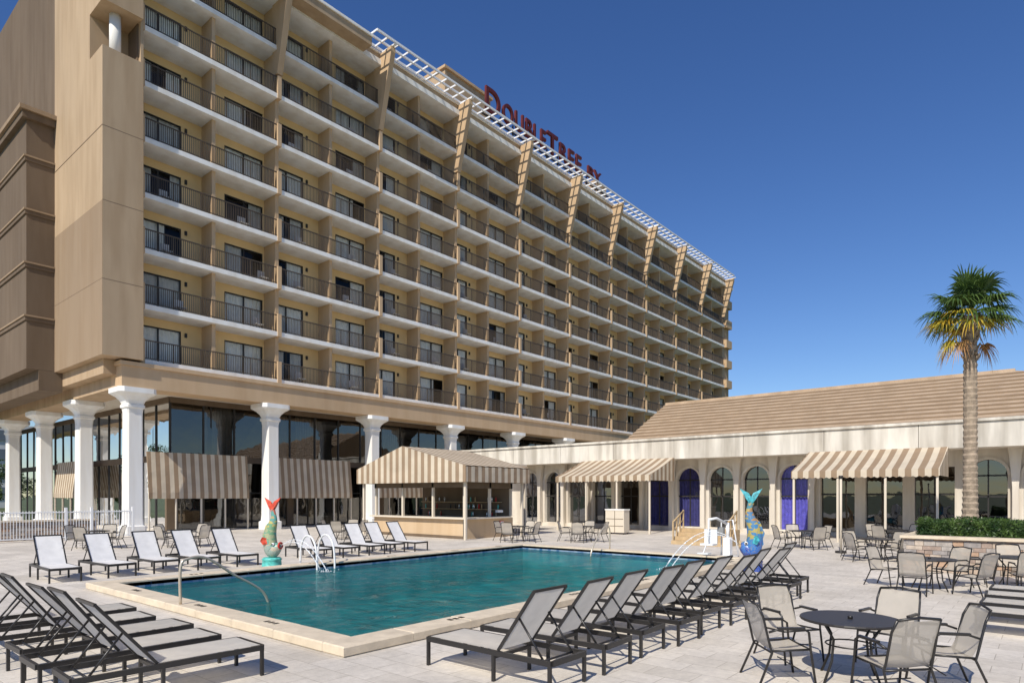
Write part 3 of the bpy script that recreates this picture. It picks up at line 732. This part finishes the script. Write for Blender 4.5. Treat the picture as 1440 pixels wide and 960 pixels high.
def chair_at(p,target,jit=.1):
    dx,dy=target[0]-p[0],target[1]-p[1]
    place(CM,'patio_chair',(p[0],p[1],0),math.atan2(dy,dx)-math.pi/2+random.uniform(-jit,jit))
T=cam2w(4.05,7.75); place(TM,'patio_table',(*T,0),.3)
for X,d in ((3.2,7.75),(3.75,8.75),(4.95,8.5),(4.1,6.95),(4.98,7.45)): chair_at(cam2w(X,d),T)
def tset(c,angs,r=.85):
    place(TM,'patio_table',(*c,0),random.random())
    for a in angs: chair_at((c[0]+r*math.cos(R(a)),c[1]+r*math.sin(R(a))),c,.25)
tset((17.8,2.2),(80,170,250,340),.95)
tset((19.6,.6),(100,190,280,10),.95)
tset((24.8,4.6),(60,150,240,330))
tset((28.5,8.0),(40,130,230,320)); tset((31.6,5.2),(60,160,250,330))
tset((12.2,28.6),(20,110,200,300)); tset((9.5,30.5),(40,120,230,310)); tset((19.8,27.6),(30,120,210,290))
tset((23.9,19.6),(10,100,190,270)); tset((25.9,17.2),(20,120,200,280))

# ---------------------------------------------------------------- fish statues
def fish_statue(mat,tail,loc,rot,jet,name='fish_statue'):
    e=empty(name,loc); e.rotation_euler=(0,0,rot)
    g=MB()
    n=20
    def ring(rad,z,wob=0): return [(rad*(1+wob*math.sin(j*2.1))*math.cos(2*math.pi*j/n),rad*(1+wob*math.cos(j*1.7))*math.sin(2*math.pi*j/n),z) for j in range(n)]
    g.rings([ring(.33,0),ring(.33,.05),ring(.29,.08,.03),ring(.27,.25,.04),ring(.30,.28,.02),ring(.24,.34,.05)],'turquoise_base' if mat=='mosaic_a' else 'mosaic_b',True,True)
    g.obj('pedestal',e)
    g=MB()
    path=[(.30,.70,.05,.05),(.26,.68,.12,.10),(.17,.62,.17,.15),(.07,.54,.20,.18),(-.01,.56,.22,.19),(-.06,.72,.22,.19),(-.08,.90,.21,.18),(-.06,1.06,.19,.16),(-.01,1.24,.16,.13),(.05,1.40,.13,.10),(.07,1.55,.095,.07),(.05,1.68,.075,.055),(.02,1.78,.09,.045)]
    rs=[]; m=18
    def cr_(p0,p1,p2,p3,t): return tuple(.5*((2*b)+(-a+c)*t+(2*a-5*b+4*c-d)*t*t+(-a+3*b-3*c+d)*t**3) for a,b,c,d in zip(p0,p1,p2,p3))
    pp=[]
    for i in range(len(path)-1):
        for k in range(4):
            pp.append(cr_(path[max(i-1,0)],path[i],path[i+1],path[min(i+2,len(path)-1)],k/4))
    pp.append(path[-1])
    for i,(x,z,hd,hw) in enumerate(pp):
        a=pp[max(0,i-4)]; b=pp[min(len(pp)-1,i+4)]
        t=Vector((b[0]-a[0],0,b[1]-a[1])).normalized()
        s=Vector((-t.z,0,t.x))
        rs.append([Vector((x,0,z))+s*hd*math.cos(2*math.pi*j/m)+Vector((0,hw,0))*math.sin(2*math.pi*j/m) for j in range(m)])
    g.rings(rs,mat,True,True)
    lip=[Vector((.31,.085*math.cos(t_),.70+.085*math.sin(t_))) for t_ in [2*math.pi*k/12 for k in range(13)]]
    g.tube(lip,.03,'red_paint' if mat=='mosaic_a' else 'wood',6)
    for s in (-1,1):
        g.add([(.02,-.05,1.70),(.02,.05,1.70),(.02+s*.12,.05,1.86),(.02+s*.12,-.05,1.86),(.02+s*.30,0,2.14),(.02+s*.06,0,2.02),(.02,.03,1.92),(.02,-.03,1.92)],
              [(0,3,4,5,7),(1,6,5,4,2),(0,1,2,3),(3,2,4)],tail)
    dor=[(-.22,.60),(-.31,.72),(-.29,.86),(-.34,1.0),(-.28,1.12),(-.22,1.28),(-.11,1.38),(-.09,1.25),(-.20,1.0),(-.22,.75)]
    g.prism([(x,z) for x,z in dor],'y',-.02,.02,mat)
    for s in (-1,1):
        vsx=[(.02,s*.15,.76),(-.02,s*.14,.90),(-.14,s*.25,.96),(-.20,s*.27,.84),(-.13,s*.23,.72)]
        g.add(vsx,[(0,1,2,3,4)],tail); g.add([(x,y+s*.012,z) for x,y,z in vsx],[(4,3,2,1,0)],tail)
        for rr,mm,off in ((.05,'white_paint',0),(.03,'dark_frame',.032)):
            c=Vector((.15,s*(.135+off),.74)); rs=[]
            for i in range(1,6):
                ph=math.pi*i/6; rs.append([c+Vector((rr*math.sin(ph)*math.cos(2*math.pi*j/10),rr*math.cos(ph)*s,rr*math.sin(ph)*math.sin(2*math.pi*j/10))) for j in range(10)])
            g.rings(rs,mm,True,True)
    g.obj('body',e)
    g=MB()
    vx,vz,gr=jet
    for q in range(2):
        pts=[(.34+vx*k,.02*(q-.5)*k/4,.70+(vz+.015*q)*k-gr*k*k) for k in range(0,24)]
        pts=[p for p in pts if p[2]>-.07]
        g.tube(pts,[.007+.0007*k for k in range(len(pts))],'water_spray',5)
        for k in range(26):
            k0=random.random()**.6; p=Vector(pts[min(len(pts)-1,int(k0*len(pts)))])+Vector((random.gauss(0,.03),random.gauss(0,.03),random.gauss(0,.03)))
            g.tube([p,p+Vector((.008,0,-.025))],.006,'water_spray',4)
    end=pts[-1]
    for k in range(60):
        a=random.random()*6.28; rr=abs(random.gauss(0,.16)); p=Vector((end[0]+rr*math.cos(a),rr*math.sin(a),-.03+abs(random.gauss(0,.03))))
        g.tube([p,p+Vector((0,0,.02))],.012,'water_spray',4)
    g.obj('water_jet',e)
    return e
f1=fish_statue('mosaic_a','tail_red',(10.3,18.0,0),-math.pi/2+.35,(.10,.06,.0075))
f2=fish_statue('mosaic_b','tail_teal',(18.6,6.6,0),math.pi/2+.35,(.12,.09,.0085))
f2.scale=(1.02,1.02,1.12)

# ---------------------------------------------------------------- pool fittings
def rail(name,pts,mat,r=.024):
    g=MB()
    P=[Vector(p) for p in pts]; out=[]
    for i in range(len(P)-1):
        a=P[max(i-1,0)];b=P[i];c=P[i+1];d=P[min(i+2,len(P)-1)]
        for k in range(5):
            t=k/5; out.append(.5*((2*b)+(-a+c)*t+(2*a-5*b+4*c-d)*t*t+(-a+3*b-3*c+d)*t**3))
    out.append(P[-1]); g.tube(out,r,mat,8); return g
def ladder(x,y):
    e=empty('pool_ladder',(x,y,0))
    for dx in (0,.62):
        rail('r',[(dx,.75,.02),(dx,.72,.6),(dx,.5,.93),(dx,.2,.95),(dx,-.05,.7),(dx,-.14,.2),(dx,-.14,-.7)],'white_metal',.03).obj('handrail',e)
    g=MB(); 
    for z in (-.2,-.45,-.7): g.box(0,.62,-.2,-.1,z,z+.03,'steel_rail')
    g.obj('rungs',e)
ladder(11.1,PY1+.05)
g=rail('h',[(5.35,12.6,.15),(5.35,12.6,.85),(5.5,12.6,1.0),(5.85,12.6,.98),(6.4,12.6,.6),(7.0,12.6,.2),(7.2,12.6,-.3)],'brass_rail',.027); g.obj('pool_handrail')
g=rail('h',[(21.4,13.0,.15),(21.4,13.0,.85),(21.25,13.0,1.0),(20.9,13.0,.95),(20.4,13.0,.5),(20.1,13.0,.1),(20.05,13.0,-.3)],'brass_rail',.027)
g.obj('pool_handrail')
e=empty('pool_lift',(21.9,8.6,0)); g=MB()
g.box(-.3,.3,-.25,.25,0,.12,'white_metal'); g.box(-.12,.12,-.12,.12,.12,.75,'white_metal'); g.tube([(0,0,.7),(0,0,1.25)],.06,'white_metal',10)
g.tube([(0,0,1.2),(-.5,.2,1.42),(-.9,.3,1.38)],.045,'white_metal',8); g.tube([(-.9,.3,1.38),(-.9,.3,.6)],.03,'white_metal',8)
g.box(-1.1,-.7,.08,.52,.52,.58,'white_metal'); g.box(-.74,-.68,.08,.52,.58,1.05,'white_metal'); g.box(-1.4,-1.1,.12,.48,.25,.29,'white_metal'); g.tube([(-1.1,.3,.55),(-1.35,.3,.27)],.02,'white_metal')
g.box(-.16,.02,.1,.3,.8,1.1,'grey_plastic')
g.tube([(.2,.3,.1),(.2,.3,1.3),(.2,-.1,1.35),(.2,-.3,.12)],.025,'white_metal',8)
g.obj('frame',e)
e=empty('wooden_steps',(27.0,10.6,0)); g=MB()
for i in range(4): g.box(0+.3*i,1.4,0,2.6,.17*i+.001,.17*(i+1),'wood')
for y in (.05,2.55):
    for i in range(4): g.box(.1+.35*i-.03,.1+.35*i+.03,y-.03,y+.03,0,.17*(i+1)+.85,'wood')
    g.tube([(.1,y,1.0),(1.2,y,1.5)],.04,'wood',4); g.tube([(.1,y,.6),(1.2,y,1.1)],.025,'wood',4)
g.obj('steps',e)
e=empty('towel_cabinet',(31.8,18.4,0)); g=MB()
g.box(0,.6,0,1.2,.1,1.35,'cream_post'); g.box(-.03,.63,-.03,1.23,1.35,1.42,'white_paint')
for z in (.45,.85): g.box(-.01,.0,.05,1.15,z,z+.03,'brown_stucco')
for x,y in((.05,.05),(.5,.05),(.05,1.1),(.5,1.1)): g.box(x,x+.06,y,y+.06,0,.1,'dark_frame')
g.box(-.012,0,.58,.61,.12,1.33,'brown_stucco'); g.obj('cabinet_body',e)
g=MB(); g.box(K0+2.6,K0+2.9,L0-.06,L0-.01,.5,.85,'red_paint'); g.box(K0+2.62,K0+2.88,L0-.065,L0-.055,.53,.82,'white_paint'); g.obj('fire_extinguisher_box')
g=MB(); g.tube([(27.0,6.2,0),(27.0,6.2,2.85)],.045,'cream_post',8); g.tube([(27.0,6.2,0),(27.0,6.2,.08)],.2,'dark_frame',12); g.tube([(27,6.2,2.85),(27,6.2,2.95)],.08,'dark_frame',8); g.obj('thin_pole')  # thin standing pole with base and cap, no lamp

# ---------------------------------------------------------------- planter wall, hedge, palm
e=empty('stone_planter_wall')
g=MB()
def stonewall(g,axis,c,s0,s1,h,front):
    z=0
    while z<h-.02:
        hh=min(random.choice((.09,.12,.16)),h-z); s=s0
        while s<s1:
            w=random.uniform(.18,.5); s2=min(s+w,s1); o=random.uniform(.0,.035)
            m=random.choice(STN)
            if axis=='y': g.box(c-o,c+.1,s+.005,s2-.005,z+.005,z+hh-.004,m)
            else: g.box(s+.005,s2-.005,c+front*o,c-front*.1,z+.005,z+hh-.004,m)
            s=s2
        z+=hh
stonewall(g,'y',22.0,-9,3.3,.95,-1); stonewall(g,'x',3.35,22.0,28,.95,1)
g.box(22.05,28,-9,3.28,0,.9,'dark_frame')
g.box(21.9,22.35,-9,3.45,.95,1.03,'coping'); g.box(22.35,28,3.1,3.45,.95,1.03,'coping')
g.obj('stones',e)
e=empty('low_stone_wall'); g=MB(); stonewall(g,'x',38.2,-4,12.0,.9,-1); g.box(-4,12,38.25,38.6,0,.9,'dark_frame'); g.box(-4,12.05,38.1,38.65,.9,.98,'coping'); g.obj('stones',e)
def leafmass(name,pts_fn,n,size,mat):
    g=MB(); vs=[];fs=[]
    for i in range(n):
        p=Vector(pts_fn()); a=Vector((random.gauss(0,1),random.gauss(0,1),random.gauss(0,1))).normalized()
        b=a.orthogonal().normalized(); s=size*random.uniform(.6,1.4)
        b=(Matrix.Rotation(random.random()*6.28,3,a)@b); c=a.cross(b)
        o=len(vs); vs+=[p-b*s,p+c*s*.4,p+b*s,p-c*s*.4]; fs.append((o,o+1,o+2,o+3))
    g.add(vs,fs,mat); return g.obj(name)
def hedge_pt():
    y=random.uniform(-9,3.0); x=random.uniform(22.5,24.3); top=1.45+.16*noise.noise(Vector((x*1.3,y*1.3,0)))+random.uniform(-.04,.06)
    r=random.random()
    if r<.5: return (x,y,top-abs(random.gauss(0,.05)))
    if r<.85: return (22.45+abs(random.gauss(0,.06))+.08*noise.noise(Vector((y*2,3,1))),y,random.uniform(.95,top))
    return (x,3.0+random.gauss(0,.05),random.uniform(.95,top))
h=leafmass('hedge',hedge_pt,26000,.045,'hedge_leaf')
g=MB(); g.box(22.6,24.2,-9,2.9,.9,1.32,'hedge_leaf'); o=g.obj('hedge_core',h)

def palm(loc):
    e=empty('palm_tree',loc); g=MB()
    H=7.0; rs=[]; n=14; N=110
    for i in range(N+1):
        t=i/N; z=H*t; r=.20+.09*math.exp(-t*12)-.02*t + (.03*max(0,(t-.85)/.15))
        r+= .012*((i%3)-1)
        cx=.08*math.sin(t*3); 
        rs.append([(cx+r*math.cos(2*math.pi*j/n)*(1+.07*noise.noise(Vector((j,i*.4,0)))),r*math.sin(2*math.pi*j/n)*(1+.07*noise.noise(Vector((j,i*.4,5)))),z) for j in range(n)])
    g.rings(rs,'trunk',True,False)
    for i in range(80):
        z=random.uniform(H*.80,H-.1); a=random.random()*6.28
        d=Vector((math.cos(a),math.sin(a),0))
        p=d*.18+Vector((.03,0,z)); g.tube([p,p+d*.08+Vector((0,0,.16))],[.045,.02],'trunk',4)
    g.obj('trunk',e)
    def fan(g,base,az,el,pl,fr,mat,droop):
        d=Vector((math.cos(az)*math.cos(el),math.sin(az)*math.cos(el),math.sin(el)))
        side=Vector((-math.sin(az),math.cos(az),0)); up=side.cross(d)*-1
        if up.z<0: up=-up
        tip=base+d*pl+Vector((0,0,-droop*.15))
        g.tube([base,base+d*pl*.5+Vector((0,0,.02)),tip],[.022,.016,.012],mat,4)
        nl=24
        for k in range(nl):
            t=(k/(nl-1)-.5)*2; a=t*R(105)
            dirv=(d*math.cos(a)+side*math.sin(a)).normalized()
            L_=fr*(1-.30*abs(t))*random.uniform(.82,1.12)
            w=fr*.036
            perp=(side*math.cos(a)-d*math.sin(a))
            dr=random.uniform(.6,1.4)
            pts=[]
            for q,wd in ((0,.5),(.35,1),(.65,.75),(.85,.4),(1,.04)):
                dz=-droop*fr*.8*q*q*q*dr
                c=tip+dirv*L_*q+Vector((0,0,dz))+up*.18*math.sin(q*2)*fr*abs(math.sin(a))
                pts.append((c-perp*w*wd,c+up*w*.7*wd,c+perp*w*wd))
            vs=[p for tr in pts for p in tr]; fs=[]
            for i in range(4):
                fs+=[(3*i,3*i+1,3*i+4,3*i+3),(3*i+1,3*i+2,3*i+5,3*i+4)]
            g.add(vs,fs,mat)
    g=MB(); base=Vector((.03,0,H))
    NFR=28
    for i in range(NFR):
        az=i*2.399+random.uniform(-.35,.35); el=R(82-84*(i/(NFR-1))+random.uniform(-10,10))
        fan(g,base+Vector((0,0,.1)),az,el,random.uniform(.55,.95),random.uniform(.70,.98),'palm_leaf',.25+.55*(i/(NFR-1)))
    for i in range(11):
        az=i*2.399+.5; el=R(random.uniform(-14,10)); fan(g,base,az,el,random.uniform(.6,.95),random.uniform(.65,.85),random.choice(['palm_yellow','palm_yellow','palm_leaf']),.7)
    for az,el_ in ((2.3,-42),(2.7,-52),(1.9,-50),(-.8,-55)):
        fan(g,base-Vector((0,0,.1)),az,R(el_),.80,.55,'palm_dead' if el_<-45 else 'palm_yellow',.9)
    g.obj('fronds',e)
palm((25.0,2.0,.85))

# ---------------------------------------------------------------- left background
e=empty('white_metal_fence'); g=MB()
x=4.5
while x<13.3:
    g.box(x-.012,x+.012,37.0,37.03,.1,1.45,'white_metal'); x+=.12
g.box(4.5,13.3,36.98,37.05,1.35,1.4,'white_metal'); g.box(4.5,13.3,36.98,37.05,.12,.17,'white_metal')
for x in (4.5,7.4,10.3,11.4,13.3): g.box(x-.05,x+.05,36.95,37.08,0,1.6,'white_metal')
g.obj('pickets',e)
e=empty('distant_office_building'); g=MB()
g.box(15,75,140,160,0,14.5,'distant_wall')
for f in range(4):
    g.box(14.9,75,139.8,140,1.8+f*3.3,3.6+f*3.3,'distant_glass')
    g.box(14.8,15.0,140,160,1.8+f*3.3,3.6+f*3.3,'distant_glass')
g.obj('block',e)
def tree(loc,H,rad,name='leafy_tree',nl=3500,ls=.16):
    e=empty(name,loc); g=MB()
    g.tube([(0,0,0),(.1,0,H*.3),(0,.1,H*.55)],[.25,.18,.1],'trunk',8)
    for k in range(6):
        a=k*1.05; g.tube([(0,.05,H*.4),(rad*.5*math.cos(a),rad*.5*math.sin(a),H*.7)],[.08,.03],'trunk',5)
    g.obj('trunk',e)
    cl=[(random.gauss(0,rad*.45),random.gauss(0,rad*.45),H*random.uniform(.45,.95),random.uniform(.25,.45)*rad) for _ in range(16)]
    def fn():
        c=random.choice(cl); v=Vector((random.gauss(0,1),random.gauss(0,1),random.gauss(0,1))).normalized()*c[3]*random.uniform(.6,1)
        return (c[0]+v.x,c[1]+v.y,c[2]+v.z)
    o=leafmass('crown',fn,nl,ls,'tree_leaf'); o.parent=e
tree((6,75,0),7,3); tree((14,90,0),6,3); tree((20,105,0),6,3.5); tree((11,66,0),3.4,2)
# riverside trees on the open side of the deck (seen only mirrored in the podium glass)
for (x,y,H) in ((14,-34,9),(24,-38,11),(33,-33,8),(43,-40,12),(54,-36,9),(66,-42,11),(80,-38,10)):
    tree((x,y,0),H,4.2,nl=2200,ls=.3)

# ---------------------------------------------------------------- world, sun, camera
EL=43; tr_=Vector((.97,.235)).normalized()
w=bpy.data.worlds.new('World'); scene.world=w; w.use_nodes=True
nt=w.node_tree; bg=nt.nodes['Background']
sky=nt.nodes.new('ShaderNodeTexSky'); sky.sky_type='NISHITA'; sky.sun_disc=False
sky.sun_elevation=R(EL); sky.sun_rotation=math.atan2(-tr_.x,-tr_.y)
sky.air_density=1.0; sky.dust_density=.12; sky.ozone_density=4.0
hs=nt.nodes.new('ShaderNodeHueSaturation'); hs.inputs['Hue'].default_value=.512; hs.inputs['Saturation'].default_value=1.2; hs.inputs['Value'].default_value=.9
nt.links.new(sky.outputs[0],hs.inputs['Color']); nt.links.new(hs.outputs[0],bg.inputs['Color']); bg.inputs['Strength'].default_value=.13
sl=bpy.data.lights.new('sun','SUN'); sl.energy=4.7; sl.angle=R(.5); sl.color=(1,.94,.84)
so=bpy.data.objects.new('sun',sl); scene.collection.objects.link(so)
d=Vector((tr_.x*math.cos(R(EL)),tr_.y*math.cos(R(EL)),-math.sin(R(EL))))
so.rotation_euler=d.to_track_quat('-Z','Y').to_euler(); so.location=(0,0,60)
cam=bpy.data.cameras.new('camera'); co=bpy.data.objects.new('camera',cam); scene.collection.objects.link(co)
co.location=(0,0,2.2); co.rotation_euler=(R(90),0,R(-50.13)); cam.lens=22.75; cam.sensor_width=36; cam.shift_y=.15; cam.clip_end=4000; cam.clip_start=.05
scene.camera=co
